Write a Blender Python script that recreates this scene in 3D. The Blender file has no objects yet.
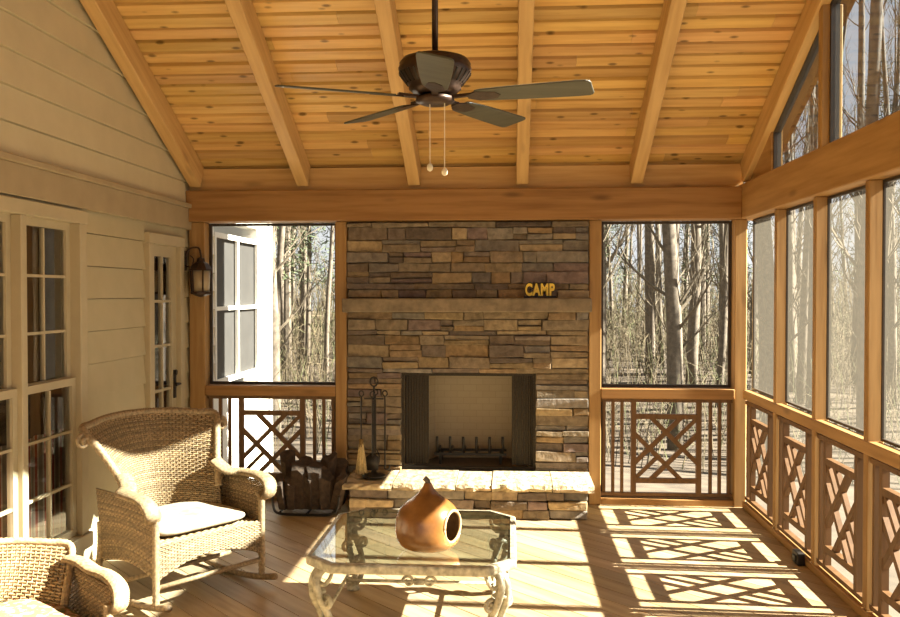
import bpy, math, random
from mathutils import Vector, Matrix
V=Vector
sc=bpy.context.scene
C=sc.collection
PI=math.pi
# ------------------------------------------------------------------ camera
F=875.0; CAM=V((0,0,1.68))
TH=math.atan(60/875); PH=math.atan(15.5/875)
cd=bpy.data.cameras.new('camera'); cam=bpy.data.objects.new('camera',cd); C.objects.link(cam)
cd.sensor_width=36; cd.lens=36*F/900; cd.clip_end=300
cam.location=CAM; cam.rotation_euler=(PI/2-PH,0,TH); sc.camera=cam
FW=V((-math.sin(TH)*math.cos(PH),math.cos(TH)*math.cos(PH),-math.sin(PH)))
RT=V((math.cos(TH),math.sin(TH),0)); UP=RT.cross(FW)
def ray(x,y): return FW+RT*((x-450)/F)+UP*((308.5-y)/F)
def atY(x,y,Y): d=ray(x,y); return CAM+d*(Y/d.y)
def atX(x,y,X): d=ray(x,y); return CAM+d*(X/d.x)
def atZ(x,y,Z): d=ray(x,y); return CAM+d*((Z-1.68)/d.z)
YB=7.0
def bx(p): return atY(p,300,YB).x
def bz(p): return atY(466,p,YB).z
XL=bx(190); XR=bx(742)
# ------------------------------------------------------------------ mesh builder
WL={}
def wl(o): return WL.get(o.name,V((0,0,0)))
class MB:
    def __init__(s): s.v=[];s.f=[];s.c=[]
    def add(s,vs,fs,col=(1,1,1)):
        n=len(s.v); s.v+= [tuple(p) for p in vs]; s.f+=[tuple(i+n for i in f) for f in fs]; s.c+=[col]*len(vs)
    def box(s,x0,x1,y0,y1,z0,z1,col=(1,1,1),j=0):
        r=lambda: random.uniform(-j,j) if j else 0
        vs=[(x+r(),y+r(),z+r()) for x,y,z in((x0,y0,z0),(x1,y0,z0),(x1,y1,z0),(x0,y1,z0),(x0,y0,z1),(x1,y0,z1),(x1,y1,z1),(x0,y1,z1))]
        s.add(vs,[(0,3,2,1),(4,5,6,7),(0,1,5,4),(1,2,6,5),(2,3,7,6),(3,0,4,7)],col)
    def bar(s,a,b,w,t,n,col=(1,1,1)):
        a=V(a);b=V(b);d=(b-a).normalized();n=V(n).normalized();sd=d.cross(n).normalized();n=sd.cross(d)
        vs=[]
        for p in(a,b):
            for i,k in((-1,-1),(1,-1),(1,1),(-1,1)): vs.append(p+sd*(i*w/2)+n*(k*t/2))
        s.add(vs,[(0,1,2,3),(4,7,6,5),(0,4,5,1),(1,5,6,2),(2,6,7,3),(3,7,4,0)],col)
    def tube(s,pts,r,n=8,col=(1,1,1),side=None,rh=None,cap=True):
        pts=[V(p) for p in pts]; m=len(pts)
        rr=r if isinstance(r,(list,tuple)) else [r]*m
        vs=[];ref=None
        for i in range(m):
            d=(pts[min(i+1,m-1)]-pts[max(i-1,0)])
            if d.length<1e-9: d=V((0,0,1))
            d.normalize()
            if side is not None: a=V(side); a=(a-d*a.dot(d)).normalized()
            else:
                if ref is None: ref=V((0,0,1)) if abs(d.z)<.9 else V((1,0,0))
                a=(ref-d*ref.dot(d))
                if a.length<1e-6: a=V((1,0,0)).cross(d)
                a.normalize(); ref=a
            b=d.cross(a)
            k=(rh/(r if not isinstance(r,(list,tuple)) else max(r))) if rh else 1
            for q in range(n):
                t=2*PI*q/n; vs.append(pts[i]+a*(math.cos(t)*rr[i])+b*(math.sin(t)*rr[i]*k))
        fs=[(i*n+q,i*n+(q+1)%n,(i+1)*n+(q+1)%n,(i+1)*n+q) for i in range(m-1) for q in range(n)]
        if cap: fs+= [tuple(range(n-1,-1,-1)),tuple((m-1)*n+q for q in range(n))]
        s.add(vs,fs,col)
    def lathe(s,prof,c=(0,0,0),n=24,col=(1,1,1)):
        vs=[(c[0]+r*math.cos(2*PI*q/n),c[1]+r*math.sin(2*PI*q/n),c[2]+z) for r,z in prof for q in range(n)]
        m=len(prof)
        fs=[(i*n+q,i*n+(q+1)%n,(i+1)*n+(q+1)%n,(i+1)*n+q) for i in range(m-1) for q in range(n)]
        fs+=[tuple(range(n-1,-1,-1)),tuple((m-1)*n+q for q in range(n))]
        s.add(vs,fs,col)
    def prism(s,pts,off,col=(1,1,1)):
        n=len(pts); off=V(off); vs=[V(p) for p in pts]+[V(p)+off for p in pts]
        s.add(vs,[tuple(range(n-1,-1,-1)),tuple(range(n,2*n))]+[(i,(i+1)%n,n+(i+1)%n,n+i) for i in range(n)],col)
    def build(s,name,mat,parent=None,smooth=False,bevel=0,seg=1,local=False):
        me=bpy.data.meshes.new(name)
        if parent is not None: org=V((0,0,0)) if local else wl(parent)
        elif local: org=V((0,0,0))
        else:
            mn=[min(p[i] for p in s.v) for i in range(3)]; mx=[max(p[i] for p in s.v) for i in range(3)]
            org=V(((mn[0]+mx[0])/2,(mn[1]+mx[1])/2,mn[2]))
        me.from_pydata([(p[0]-org.x,p[1]-org.y,p[2]-org.z) for p in s.v],[],s.f)
        at=me.color_attributes.new('tint','FLOAT_COLOR','POINT')
        at.data.foreach_set('color',[k for c in s.c for k in (c[0],c[1],c[2],1.0)])
        if smooth:
            me.polygons.foreach_set('use_smooth',[True]*len(me.polygons))
        me.materials.append(mat); me.update()
        o=bpy.data.objects.new(name,me); C.objects.link(o)
        if parent is not None: o.parent=parent; WL[o.name]=wl(parent) if not local else V((0,0,0))
        elif not local: o.location=org; WL[o.name]=org.copy()
        if bevel:
            b=o.modifiers.new('bevel','BEVEL'); b.width=bevel; b.segments=seg; b.limit_method='ANGLE'; b.angle_limit=.6
        return o
def empty(name,loc=(0,0,0)):
    o=bpy.data.objects.new(name,None); C.objects.link(o); o.location=loc; o.empty_display_size=.1; WL[o.name]=V(loc); return o
def tag(o,label,cat,group=None,kind=None):
    o['label']=label; o['category']=cat
    if group: o['group']=group
    if kind: o['kind']=kind
    return o
def struct(o,label=None,cat=None):
    o['kind']='structure'
    if label: o['label']=label
    if cat: o['category']=cat
    return o
def dup(root,name=None):
    r=root.copy(); C.objects.link(r)
    for ch in root.children:
        c=ch.copy(); C.objects.link(c); c.parent=r
        for g in ch.children:
            d=g.copy(); C.objects.link(d); d.parent=c
    return r
def cr(pts,k=6):
    pts=[V(p) for p in pts]; P=[pts[0]]+pts+[pts[-1]]; out=[]
    for i in range(1,len(P)-2):
        p0,p1,p2,p3=P[i-1:i+3]
        for j in range(k):
            t=j/k; out.append(.5*((2*p1)+(p2-p0)*t+(2*p0-5*p1+4*p2-p3)*t*t+(-p0+3*p1-3*p2+p3)*t**3))
    out.append(pts[-1]); return out
# ------------------------------------------------------------------ materials
class NT:
    def __init__(s,name):
        s.m=bpy.data.materials.new(name); s.m.use_nodes=True; s.t=s.m.node_tree; s.t.nodes.clear()
        s.out=s.n('ShaderNodeOutputMaterial')
    def n(s,t,**kw):
        x=s.t.nodes.new(t)
        for k,v in kw.items(): setattr(x,k,v)
        return x
    def l(s,a,b): s.t.links.new(a,b)
def mix(N,a,b,fac,mode='MIX'):
    x=N.n('ShaderNodeMix',data_type='RGBA',blend_type=mode)
    for sock,val in((x.inputs[6],a),(x.inputs[7],b),(x.inputs[0],fac)):
        if hasattr(val,'is_output'): N.l(val,sock)
        elif isinstance(val,(int,float)): sock.default_value=val
        else: sock.default_value=(*val,1)
    return x.outputs[2]
def ramp(N,f,stops):
    r=N.n('ShaderNodeValToRGB'); N.l(f,r.inputs[0]); e=r.color_ramp.elements
    while len(e)<len(stops): e.new(.5)
    for i,(p,c) in enumerate(stops): e[i].position=p; e[i].color=(*c,1) if not isinstance(c,(int,float)) else (c,c,c,1)
    return r.outputs[0]
def coords(N,scale,rnd=True):
    tc=N.n('ShaderNodeTexCoord'); mp=N.n('ShaderNodeMapping'); mp.inputs['Scale'].default_value=scale
    N.l(tc.outputs['Object'],mp.inputs[0])
    if rnd:
        oi=N.n('ShaderNodeObjectInfo'); mu=N.n('ShaderNodeMath',operation='MULTIPLY'); N.l(oi.outputs['Random'],mu.inputs[0]); mu.inputs[1].default_value=37
        cb=N.n('ShaderNodeCombineXYZ')
        for i in range(3): N.l(mu.outputs[0],cb.inputs[i])
        N.l(cb.outputs[0],mp.inputs['Location'])
    return mp.outputs[0]
def noise(N,vec,scale,detail=4,rough=.55):
    x=N.n('ShaderNodeTexNoise'); N.l(vec,x.inputs['Vector']); x.inputs['Scale'].default_value=scale; x.inputs['Detail'].default_value=detail; x.inputs['Roughness'].default_value=rough
    return x.outputs[0]
def bump(N,h,st,dist=.01):
    b=N.n('ShaderNodeBump'); b.inputs['Strength'].default_value=st; b.inputs['Distance'].default_value=dist; N.l(h,b.inputs['Height']); return b.outputs[0]
def pbr(N,col,rough=.6,metal=0,nrm=None,spec=.4):
    p=N.n('ShaderNodeBsdfPrincipled')
    if hasattr(col,'is_output'): N.l(col,p.inputs['Base Color'])
    else: p.inputs['Base Color'].default_value=(*col,1)
    p.inputs['Roughness'].default_value=rough; p.inputs['Metallic'].default_value=metal
    p.inputs['Specular IOR Level'].default_value=spec
    if nrm is not None: N.l(nrm,p.inputs['Normal'])
    N.l(p.outputs[0],N.out.inputs[0]); return N.m
def tint(N,col):
    a=N.n('ShaderNodeAttribute'); a.attribute_name='tint'; return mix(N,col,a.outputs['Color'],1.0,'MULTIPLY')
def wood(name,base,dark,axis,knots=.5,rough=.55,spec=.3,across=14,kn=(7,1.9),kr=(.06,.2)):
    N=NT(name); ai='xyz'.index(axis)
    sc_=[across]*3; sc_[ai]=.9
    v=coords(N,sc_); f=noise(N,v,1.6,5)
    col=ramp(N,f,[(.3,dark),(.62,base)])
    if knots:
        s2=[kn[0]]*3; s2[ai]=kn[1]
        v2=coords(N,s2); vo=N.n('ShaderNodeTexVoronoi'); N.l(v2,vo.inputs['Vector']); vo.inputs['Scale'].default_value=1.0
        k=ramp(N,vo.outputs['Distance'],[(kr[0],1.0),(kr[1],0.0)])
        kd=tuple(c*.35 for c in dark)
        mu=N.n('ShaderNodeMath',operation='MULTIPLY'); N.l(k,mu.inputs[0]); mu.inputs[1].default_value=knots
        col=mix(N,col,kd,mu.outputs[0])
    col=tint(N,col)
    return pbr(N,col,rough,0,bump(N,f,.15,.004),spec)
def rough_mat(name,base,var=.3,scale=20,rough=.7,bmp=.3,metal=0,spec=.4,dist=.01):
    N=NT(name); v=coords(N,(1,1,1)); f=noise(N,v,scale,5)
    lo=tuple(c*(1-var) for c in base); hi=tuple(min(1,c*(1+var)) for c in base)
    return pbr(N,tint(N,ramp(N,f,[(.3,lo),(.7,hi)])),rough,metal,bump(N,f,bmp,dist) if bmp else None,spec)
def sheet(name,col,alpha,transl=False):
    N=NT(name); d=N.n('ShaderNodeBsdfDiffuse'); d.inputs[0].default_value=(*col,1)
    t=N.n('ShaderNodeBsdfTransparent'); m=N.n('ShaderNodeMixShader'); m.inputs[0].default_value=alpha
    if transl:
        tr=N.n('ShaderNodeBsdfTranslucent'); tr.inputs[0].default_value=(*col,1); a=N.n('ShaderNodeMixShader'); a.inputs[0].default_value=.5
        N.l(d.outputs[0],a.inputs[1]); N.l(tr.outputs[0],a.inputs[2]); d=a
    N.l(t.outputs[0],m.inputs[1]); N.l(d.outputs[0],m.inputs[2]); N.l(m.outputs[0],N.out.inputs[0]); return N.m
def glass(name,colr=(.9,.95,.92),refl=1.0,base=.03):
    N=NT(name); g=N.n('ShaderNodeBsdfGlossy'); g.inputs['Roughness'].default_value=.02
    t=N.n('ShaderNodeBsdfTransparent'); t.inputs[0].default_value=(*colr,1)
    fr=N.n('ShaderNodeFresnel'); fr.inputs[0].default_value=1.5
    mu=N.n('ShaderNodeMath',operation='MULTIPLY_ADD'); N.l(fr.outputs[0],mu.inputs[0]); mu.inputs[1].default_value=refl; mu.inputs[2].default_value=base; mu.use_clamp=True
    m=N.n('ShaderNodeMixShader'); N.l(mu.outputs[0],m.inputs[0]); N.l(t.outputs[0],m.inputs[1]); N.l(g.outputs[0],m.inputs[2]); N.l(m.outputs[0],N.out.inputs[0]); return N.m
M={}
M['ceil']=wood('ceiling_pine',(.69,.445,.165),(.54,.315,.10),'x',.95,.45,kn=(10,5),kr=(.09,.19))
M['raft']=wood('rafter_pine',(.60,.385,.155),(.47,.28,.10),'x',.35)
M['beamx']=wood('beam_pine_x',(.345,.18,.058),(.23,.11,.03),'x',.6)
M['beamy']=wood('beam_pine_y',(.43,.25,.09),(.31,.165,.05),'y',.5)
M['postz']=wood('post_pine',(.40,.235,.085),(.28,.15,.046),'z',.4)
M['rail']=wood('railing_wood',(.17,.09,.036),(.11,.055,.02),'z',.2)
M['deck']=wood('deck_board',(.46,.34,.19),(.31,.215,.11),'x',.3,.5,.35,across=10)
M['stone']=rough_mat('ledge_stone',(.85,.85,.85),.38,20,.85,.7,0,.2,.015)
M['mortar']=rough_mat('mortar',(.13,.10,.07),.2,30,.9,.3)
M['mantel']=rough_mat('mantel_stone',(.22,.17,.105),.3,14,.75,.5)
M['cap']=rough_mat('hearth_cap_stone',(.42,.34,.205),.45,13,.85,1.0,0,.25,.04)
M['black']=rough_mat('black_metal',(.022,.018,.014),.2,40,.45,.1,.3)
M['curt']=rough_mat('wire_mesh_curtain',(.042,.034,.024),.3,90,.7,.1,.1,.2)
M['frame']=rough_mat('screen_frame_dark',(.04,.028,.018),.2,30,.5,0)
M['bronze']=rough_mat('bronze',(.05,.03,.02),.3,30,.4,.15,.6)
M['blade']=wood('fan_blade',(.078,.076,.052),(.05,.048,.032),'x',0,.42)
M['siding']=rough_mat('cream_siding',(.55,.475,.30),.05,5,.6,.05)
M['trim']=rough_mat('tan_trim',(.43,.355,.215),.05,8,.5,.05)
M['band']=rough_mat('tan_band',(.35,.27,.155),.08,6,.6,.05)
M['white']=rough_mat('white_siding',(.80,.78,.70),.05,6,.6,.05)
M['greyp']=rough_mat('grey_window_screen',(.16,.155,.14),.1,6,.6,0)
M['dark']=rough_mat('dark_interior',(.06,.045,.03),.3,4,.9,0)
M['screen']=sheet('insect_screen',(.10,.09,.07),.17)
M['screenr']=sheet('insect_screen_side',(.105,.095,.075),.42,True)
M['glass']=glass('window_glass',(.88,.9,.88),2.0,.10)
M['gglass']=glass('gable_glass',(.52,.585,.64),1.3,.04)
M['tglass']=glass('table_glass',(.78,.92,.91),2.6,.06)
M['wicker']=rough_mat('wicker',(.285,.198,.10),.45,60,.6,.3)
M['wickerb']=rough_mat('wicker_backing',(.10,.065,.032),.3,60,.8,.3)
M['iron']=rough_mat('weathered_iron',(.39,.355,.25),.45,30,.5,.4,.2)
M['bark']=rough_mat('grey_brown_bark',(.125,.102,.074),.4,9,.9,.5)
M['twig']=rough_mat('twig',(.128,.104,.07),.3,9,.9,0)
M['needle']=rough_mat('pine_needles',(.055,.075,.03),.5,6,.8,0)
M['ground']=rough_mat('leaf_litter',(.075,.056,.036),.5,3,.95,.4)
M['straw']=rough_mat('broom_straw',(.70,.55,.27),.2,60,.9,.3,0,.1)
M['pith']=rough_mat('pale_gourd_flesh',(.50,.34,.16),.3,30,.8,.3)
M['pithd']=rough_mat('gourd_inside',(.26,.16,.075),.3,30,.9,.3)
M['gold']=rough_mat('gold_paint',(.85,.60,.07),.1,30,.45,0)
M['log']=rough_mat('split_log',(.8,.8,.8),.5,26,.9,.9)
M['amber']=rough_mat('lantern_glass_frosted',(.40,.31,.18),.15,10,.3,0)
M['knob']=rough_mat('pale_knob',(.75,.68,.5),.05,10,.4,0)
N=NT('firebrick'); v=coords(N,(1,1,1),False)
mp=N.n('ShaderNodeMapping'); mp.inputs['Rotation'].default_value=(PI/2,0,0); N.l(v,mp.inputs[0])
b=N.n('ShaderNodeTexBrick'); N.l(mp.outputs[0],b.inputs['Vector']); b.inputs['Scale'].default_value=4.5
b.inputs['Color1'].default_value=(.46,.38,.25,1); b.inputs['Color2'].default_value=(.44,.36,.235,1); b.inputs['Mortar'].default_value=(.38,.31,.20,1); b.inputs['Mortar Size'].default_value=.01
M['fbrick']=pbr(N,b.outputs[0],.9)
def gourd_mat():
    N=NT('gourd_skin'); v=coords(N,(1,1,1)); f=noise(N,v,7,5); return pbr(N,ramp(N,f,[(.3,(.12,.045,.011)),(.55,(.245,.105,.025)),(.8,(.38,.185,.05))]),.27,0,None,.55)
M['gourd']=gourd_mat()
def fabric(name,a,b_,c_,scale,st=(.40,.5,.56,.66)):
    N=NT(name); v=coords(N,(1,1,1)); f=noise(N,v,scale,3)
    return pbr(N,ramp(N,f,[(st[0],a),(st[1],a),(st[2],b_),(st[3],c_)]),.9,0,bump(N,noise(N,v,200,2),.2,.002),.2)
M['cushion']=fabric('cream_cushion',(.42,.35,.24),(.40,.32,.21),(.33,.26,.16),14)
M['floral']=fabric('floral_cushion',(.36,.29,.20),(.30,.10,.07),(.13,.14,.06),26,(.38,.44,.48,.54))
def stripes():
    N=NT('pane_stripes'); v=coords(N,(0,1,0),False); w=N.n('ShaderNodeTexWave'); N.l(v,w.inputs['Vector']); w.bands_direction='Y'; w.inputs['Scale'].default_value=5
    return pbr(N,ramp(N,w.outputs['Fac'],[(.2,(.50,.12,.07)),(.4,(.80,.72,.55)),(.62,(.78,.70,.52)),(.8,(.35,.30,.22))]),.9)
M['stripe']=stripes()
# ------------------------------------------------------------------ levels
zb0=bz(221); zb1=bz(190); ZC=zb1+.21      # beam bottom/top, ceiling board height at the back wall
SL=.5; YR=3.9; YF=-.35
zc=lambda Y: ZC+SL*(YB-Y) if Y>=YR else ZC+SL*(YB-YR)-SL*(YR-Y)
zr1=bz(387); zr0=bz(397)                   # mid rail
zs1=.05
random.seed(4)
# ------------------------------------------------------------------ floor
def clip(poly,x0,x1,y0,y1):
    for ax,lim,sg in((0,x0,1),(0,x1,-1),(1,y0,1),(1,y1,-1)):
        out=[]
        for i in range(len(poly)):
            a=poly[i];b=poly[(i+1)%len(poly)]; da=(a[ax]-lim)*sg; db=(b[ax]-lim)*sg
            if da>=0: out.append(a)
            if da*db<0:
                t=da/(da-db); out.append((a[0]+(b[0]-a[0])*t,a[1]+(b[1]-a[1])*t))
        poly=out
        if len(poly)<3: return None
    return poly
mb=MB(); ca=math.cos(-PI/4); sa=math.sin(-PI/4)
for k in range(-60,80):
    w=.14; q0=k*w+.003; q1=(k+1)*w-.003
    poly=[(ca*p-sa*q,sa*p+ca*q) for p,q in((-15,q0),(15,q0),(15,q1),(-15,q1))]
    poly=clip(poly,XL-.12,XR+.15,YF,YB+.14)
    if poly:
        s=random.uniform(.82,1.12)
        mb.prism([((x*ca+y*sa),(-x*sa+y*ca),-.03) for x,y in poly],(0,0,.03),(s,s*random.uniform(.97,1.02),s*random.uniform(.93,1.03)))
fl=mb.build('floor',M['deck'],local=True); fl.rotation_euler=(0,0,-PI/4); struct(fl,'diagonal timber deck board floor','floor')
mb=MB(); mb.box(XL-.12,XR+.15,YF,YB+.14,-.2,-.04); sb=mb.build('floor_base',M['dark']); struct(sb,'dark base beneath the deck boards','floor')
# ------------------------------------------------------------------ ceiling
mb=MB(); cs=math.cos(math.atan(SL)); sn=math.sin(math.atan(SL))
def slope(side,s):
    return (YR+side*s*cs, zc(YR)-s*sn)
BW=.112
for side,Ls in((1,(YB+.12-YR)/cs),(-1,(YR-YF)/cs)):
    n=int(Ls/BW)+1
    for k in range(n):
        s0=Ls-(k+1)*BW+.012; s1=Ls-k*BW; s0=max(s0,0)
        x=XL-.1
        while x<XR+.15:
            L=random.uniform(1.0,3.0); x1=min(x+L,XR+.15)
            t=random.uniform(.74,1.13); col=(t,t*random.uniform(.94,1.04),t*random.uniform(.82,1.05))
            dz=random.uniform(-.003,.003)
            (ya,za),(yb,zb_)=slope(side,s0),slope(side,s1)
            mb.prism([(x+.001,ya,za+dz+.0),(x1-.001,ya,za+dz),(x1-.001,yb,zb_+dz+.012),(x+.001,yb,zb_+dz+.012)],(0,0,.03),col)
            x=x1
    (ya,za),(yb,zb_)=slope(side,0),slope(side,Ls)
    mb.prism([(XL-.1,ya,za+.04),(XR+.3,ya,za+.04),(XR+.3,yb,zb_+.04),(XL-.1,yb,zb_+.04)],(0,0,.06),(.12,.09,.06))
struct(mb.build('ceiling',M['ceil']),'knotty pine board ceiling','ceiling')
# rafters
ORD=['first','second','third','fourth','fifth','sixth','seventh','eighth','ninth','tenth','eleventh']
rpx=[199,305,415,522,635,743]
for i,p in enumerate(rpx):
    X=bx(p)
    if i==0: X=XL+.075
    if i==5: X=XR+.03
    m=MB(); L=(YB+.02-YR)/cs; w=.047
    m.box(0,L,-w,w,-.19,-.002)
    o=m.build('rafter',M['raft'],local=True,bevel=.005)
    R=Matrix(((0,-1,0,X),(-cs,0,sn,YB+.02),(sn,0,cs,zc(YB+.02)),(0,0,0,1)))
    o.matrix_world=R
    lab=['honey pine rafter running up along the cream siding wall','honey pine ceiling rafter, second from the siding wall','honey pine ceiling rafter passing left of the fan motor','honey pine ceiling rafter passing right of the fan downrod','honey pine ceiling rafter, second from the glazed gable','honey pine rafter bordering the glazed gable triangle'][i]
    tag(o,lab,'rafter','ceiling rafters')
m=MB(); m.box(XL,XR+.15,YR-.06,YR+.06,zc(YR)-.24,zc(YR)-.03); tag(m.build('ridge_beam',M['beamx'],bevel=.006),'pine ridge beam at the peak of the ceiling','beam')
# ------------------------------------------------------------------ back wall frame
m=MB(); m.box(XL+.004,XR-.03,6.9,7.12,zb0,zb1); tag(m.build('header_beam',M['beamx'],bevel=.006),'long brown pine header beam above the stone fireplace','beam')
m=MB(); m.box(XL+.004,XR,6.99,7.10,zb1+.002,zc(7.05)); struct(m.build('trim_1',M['raft']),'pine blocking boards between rafters','trim')
pp=[(191,206,'corner pine post beside the wall lantern'),(336,347,'slim pine post against the left side of the stone chimney'),(589,601,'slim pine post against the right side of the stone chimney'),(734,746,'pine corner post where the two screen walls meet')]
PX=[]
for a,b_,lab in pp:
    x0,x1=bx(a),bx(b_)
    if a==191: x0=XL+.004
    PX.append((x0,x1))
    m=MB(); m.box(x0,x1,6.97,7.11,0,zb0-.001); tag(m.build('post',M['postz'],bevel=.005),lab,'post','back wall posts')
for a,b_,lab in((PX[0][1],PX[1][0],'pine mid rail of the screened opening left of the fireplace'),(PX[2][1],PX[3][0],'pine mid rail of the screened opening right of the fireplace')):
    m=MB(); m.box(a+.001,b_-.001,6.96,7.10,zr0,zr1); tag(m.build('mid_rail',M['beamx'],bevel=.005),lab,'rail','mid rails')
    m=MB(); m.box(a+.001,b_-.001,6.98,7.10,0,zs1); tag(m.build('sill',M['beamx'],bevel=.004),lab.replace('mid rail','floor sill'),'sill','floor sills')
def frame(m,P,a0,a1,z0,z1,w,t,n):
    m.bar(P(a0,z0+w/2),P(a1,z0+w/2),w,t,n); m.bar(P(a0,z1-w/2),P(a1,z1-w/2),w,t,n)
    m.bar(P(a0+w/2,z0+w),P(a0+w/2,z1-w),w,t,n); m.bar(P(a1-w/2,z0+w),P(a1-w/2,z1-w),w,t,n)
NW=[0]
def screen_window(P,a0,a1,n,mat,fw=.022):
    NW[0]+=1; r=empty('window_%d'%NW[0],P((a0+a1)/2,0)); struct(r,'screened porch opening','window')
    for z0,z1 in((zr1+.002,zb0-.004),(zs1+.002,zr0-.002)):
        m=MB(); frame(m,P,a0,a1,z0,z1,fw,.02,n); fr=m.build('screen_frame',M['frame'],r)
        m=MB(); m.add([P(a0+.008,z0+.01),P(a1-.008,z0+.01),P(a1-.008,z1-.01),P(a0+.008,z1-.01)],[(0,1,2,3)])
        m.build('insect_screen',mat,fr)
def railing(P,a0,a1,n,nb,sq,label,group):
    z0=zs1+.03; z1=zr0-.004; c=(a0+a1)/2
    r=empty('railing_panel',P(c,zs1)); tag(r,label,'railing',group)
    for z in(z0,z1-.014):
        m=MB(); m.bar(P(a0,z),P(a1,z),.026,.036,n); m.build('rail',M['rail'],r)
    h=sq/2; lz0=.19; lz1=.70; w=.040
    for s in(-1,1):
        for k in range(nb):
            a=c+s*(h+.02+(k+1)*((a1-a0)/2-h-.02)/(nb+.35))
            m=MB(); m.bar(P(a,z0+.012),P(a,z1-.026),.025,.025,n); m.build('baluster',M['rail'],r)
    m=MB()
    for s in(-1,1): m.bar(P(c+s*h,z0+.012),P(c+s*h,z1-.026),w,.036,n)
    for z in(lz0,lz1): m.bar(P(c-h,z),P(c+h,z),w,.035,n)
    cz=(lz0+lz1)/2; hz=(lz1-lz0)/2
    # interlocking offset diagonals: two pairs crossing round a small diamond, with a short stub in each corner gap
    S2=math.sqrt(2); cc_=.36
    def Q(p,q): return P(c+h*(p-q)/S2, cz+hz*(p+q)/S2)
    e=S2-cc_
    for i,(p0,q0,p1,q1) in enumerate(((-e,cc_,e,cc_),(-cc_,-e,-cc_,e),(e,-cc_,-e,-cc_),(cc_,e,cc_,-e))):
        m.bar(Q(p0,q0),Q(p1,q1),.036,.026+.0015*i,n)
    for i,(p0,q0,p1,q1) in enumerate(((cc_,0,S2*.97,0),(-cc_,0,-S2*.97,0))):
        m.bar(Q(p0,q0),Q(p1,q1),.030,.024,n)
    m.build('lattice',M['rail'],r)
for (a,b_),lab in(((PX[0][1],PX[1][0]),'brown wood fretwork railing panel behind the firewood'),((PX[2][1],PX[3][0]),'brown wood fretwork railing panel right of the stone hearth')):
    screen_window(lambda u,z:V((u,7.085,z)),a+.003,b_-.003,(0,1,0),M['screen'])
    railing(lambda u,z:V((u,7.03,z)),a+.004,b_-.004,(0,1,0),3,.51,lab,'fretwork railing panels')
# ------------------------------------------------------------------ right wall
m=MB(); m.box(XR-.03,XR+.15,YF,7.12,zb0,zb1+.02); tag(m.build('header_beam',M['beamy'],bevel=.006),'long pine header beam above the side screen wall','beam')
m=MB(); m.box(XR,XR+.065,YF,6.96,zr0+.008,zr1-.002); tag(m.build('mid_rail',M['beamy'],bevel=.005),'long pine mid rail of the side screen wall','rail','mid rails')
m=MB(); m.box(XR,XR+.10,YF,6.96,0,zs1); tag(m.build('sill',M['beamy'],bevel=.004),'long pine floor sill of the side screen wall','sill','floor sills')
BAY=.775; ys=[7.02-.03]+[6.16-BAY*i for i in range(9)]
for i in range(1,len(ys)):
    y=ys[i]
    if y<YF+.1: continue
    m=MB(); m.box(XR+.004,XR+.088,y-.026,y+.026,zs1+.001,zb0-.001)
    o=m.build('post',M['postz'],bevel=.005)
    tag(o,'pine post of the side screen wall, %s from the back corner post'%ORD[i-1],'post','side wall posts')
for i in range(len(ys)-1):
    y1=ys[i]-.030 if i else 6.955; y0=ys[i+1]+.030
    if y0<YF: break
    screen_window(lambda u,z:V((XR+.078,u,z)),y0,y1,(1,0,0),M['screenr'],.014)
    railing(lambda u,z:V((XR+.036,u,z)),y0+.002,y1-.002,(1,0,0),1,.46,'brown wood fretwork railing panel in the side wall, %s bay from the back corner'%ORD[i],'fretwork railing panels')
# gable glazing
def gable_post(y,lab):
    m=MB(); m.box(XR+.0,XR+.12,y-.03,y+.03,zb1+.02,zc(y)-.2); tag(m.build('gable_post',M['postz'],bevel=.005),lab,'post','gable posts')
gable_post(5.30,'short pine post dividing the gable glass'); gable_post(YR-.05,'tall pine post under the ridge in the glazed gable')
zz=zb1+.02; tz=lambda u: zc(u)-.21
YG=6.36
m=MB(); m.prism([V((XR+.03,YG,zz)),V((XR+.03,6.98,zz)),V((XR+.03,6.98,tz(6.98)+.03)),V((XR+.03,YG,tz(YG)+.03))],(.08,0,0)); struct(m.build('sun_filler',M['beamy']),'pine filler added in the low gable corner to keep sun off the firewood','trim')  # filler added and sized to block gable sun from the logs
for a,b_ in((YG,5.335),(5.265,YR)):
    NW[0]+=1
    r=empty('window_%d'%NW[0],(XR+.07,(a+b_)/2,zz)); struct(r,'fixed gable glass','window')
    P=lambda u,z:V((XR+.07,u,z))
    pts=[P(a,zz),P(b_,zz),P(b_,tz(b_)),P(a,tz(a))]
    m=MB(); m.add(pts,[tuple(range(len(pts)))]); m.build('pane',M['gglass'],r)
    m=MB()
    for k in range(len(pts)): 
        if (pts[k]-pts[(k+1)%len(pts)]).length>.05: m.bar(pts[k],pts[(k+1)%len(pts)],.03,.05,(1,0,0))
    m.build('glazing_bead',M['frame'],r)
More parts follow.
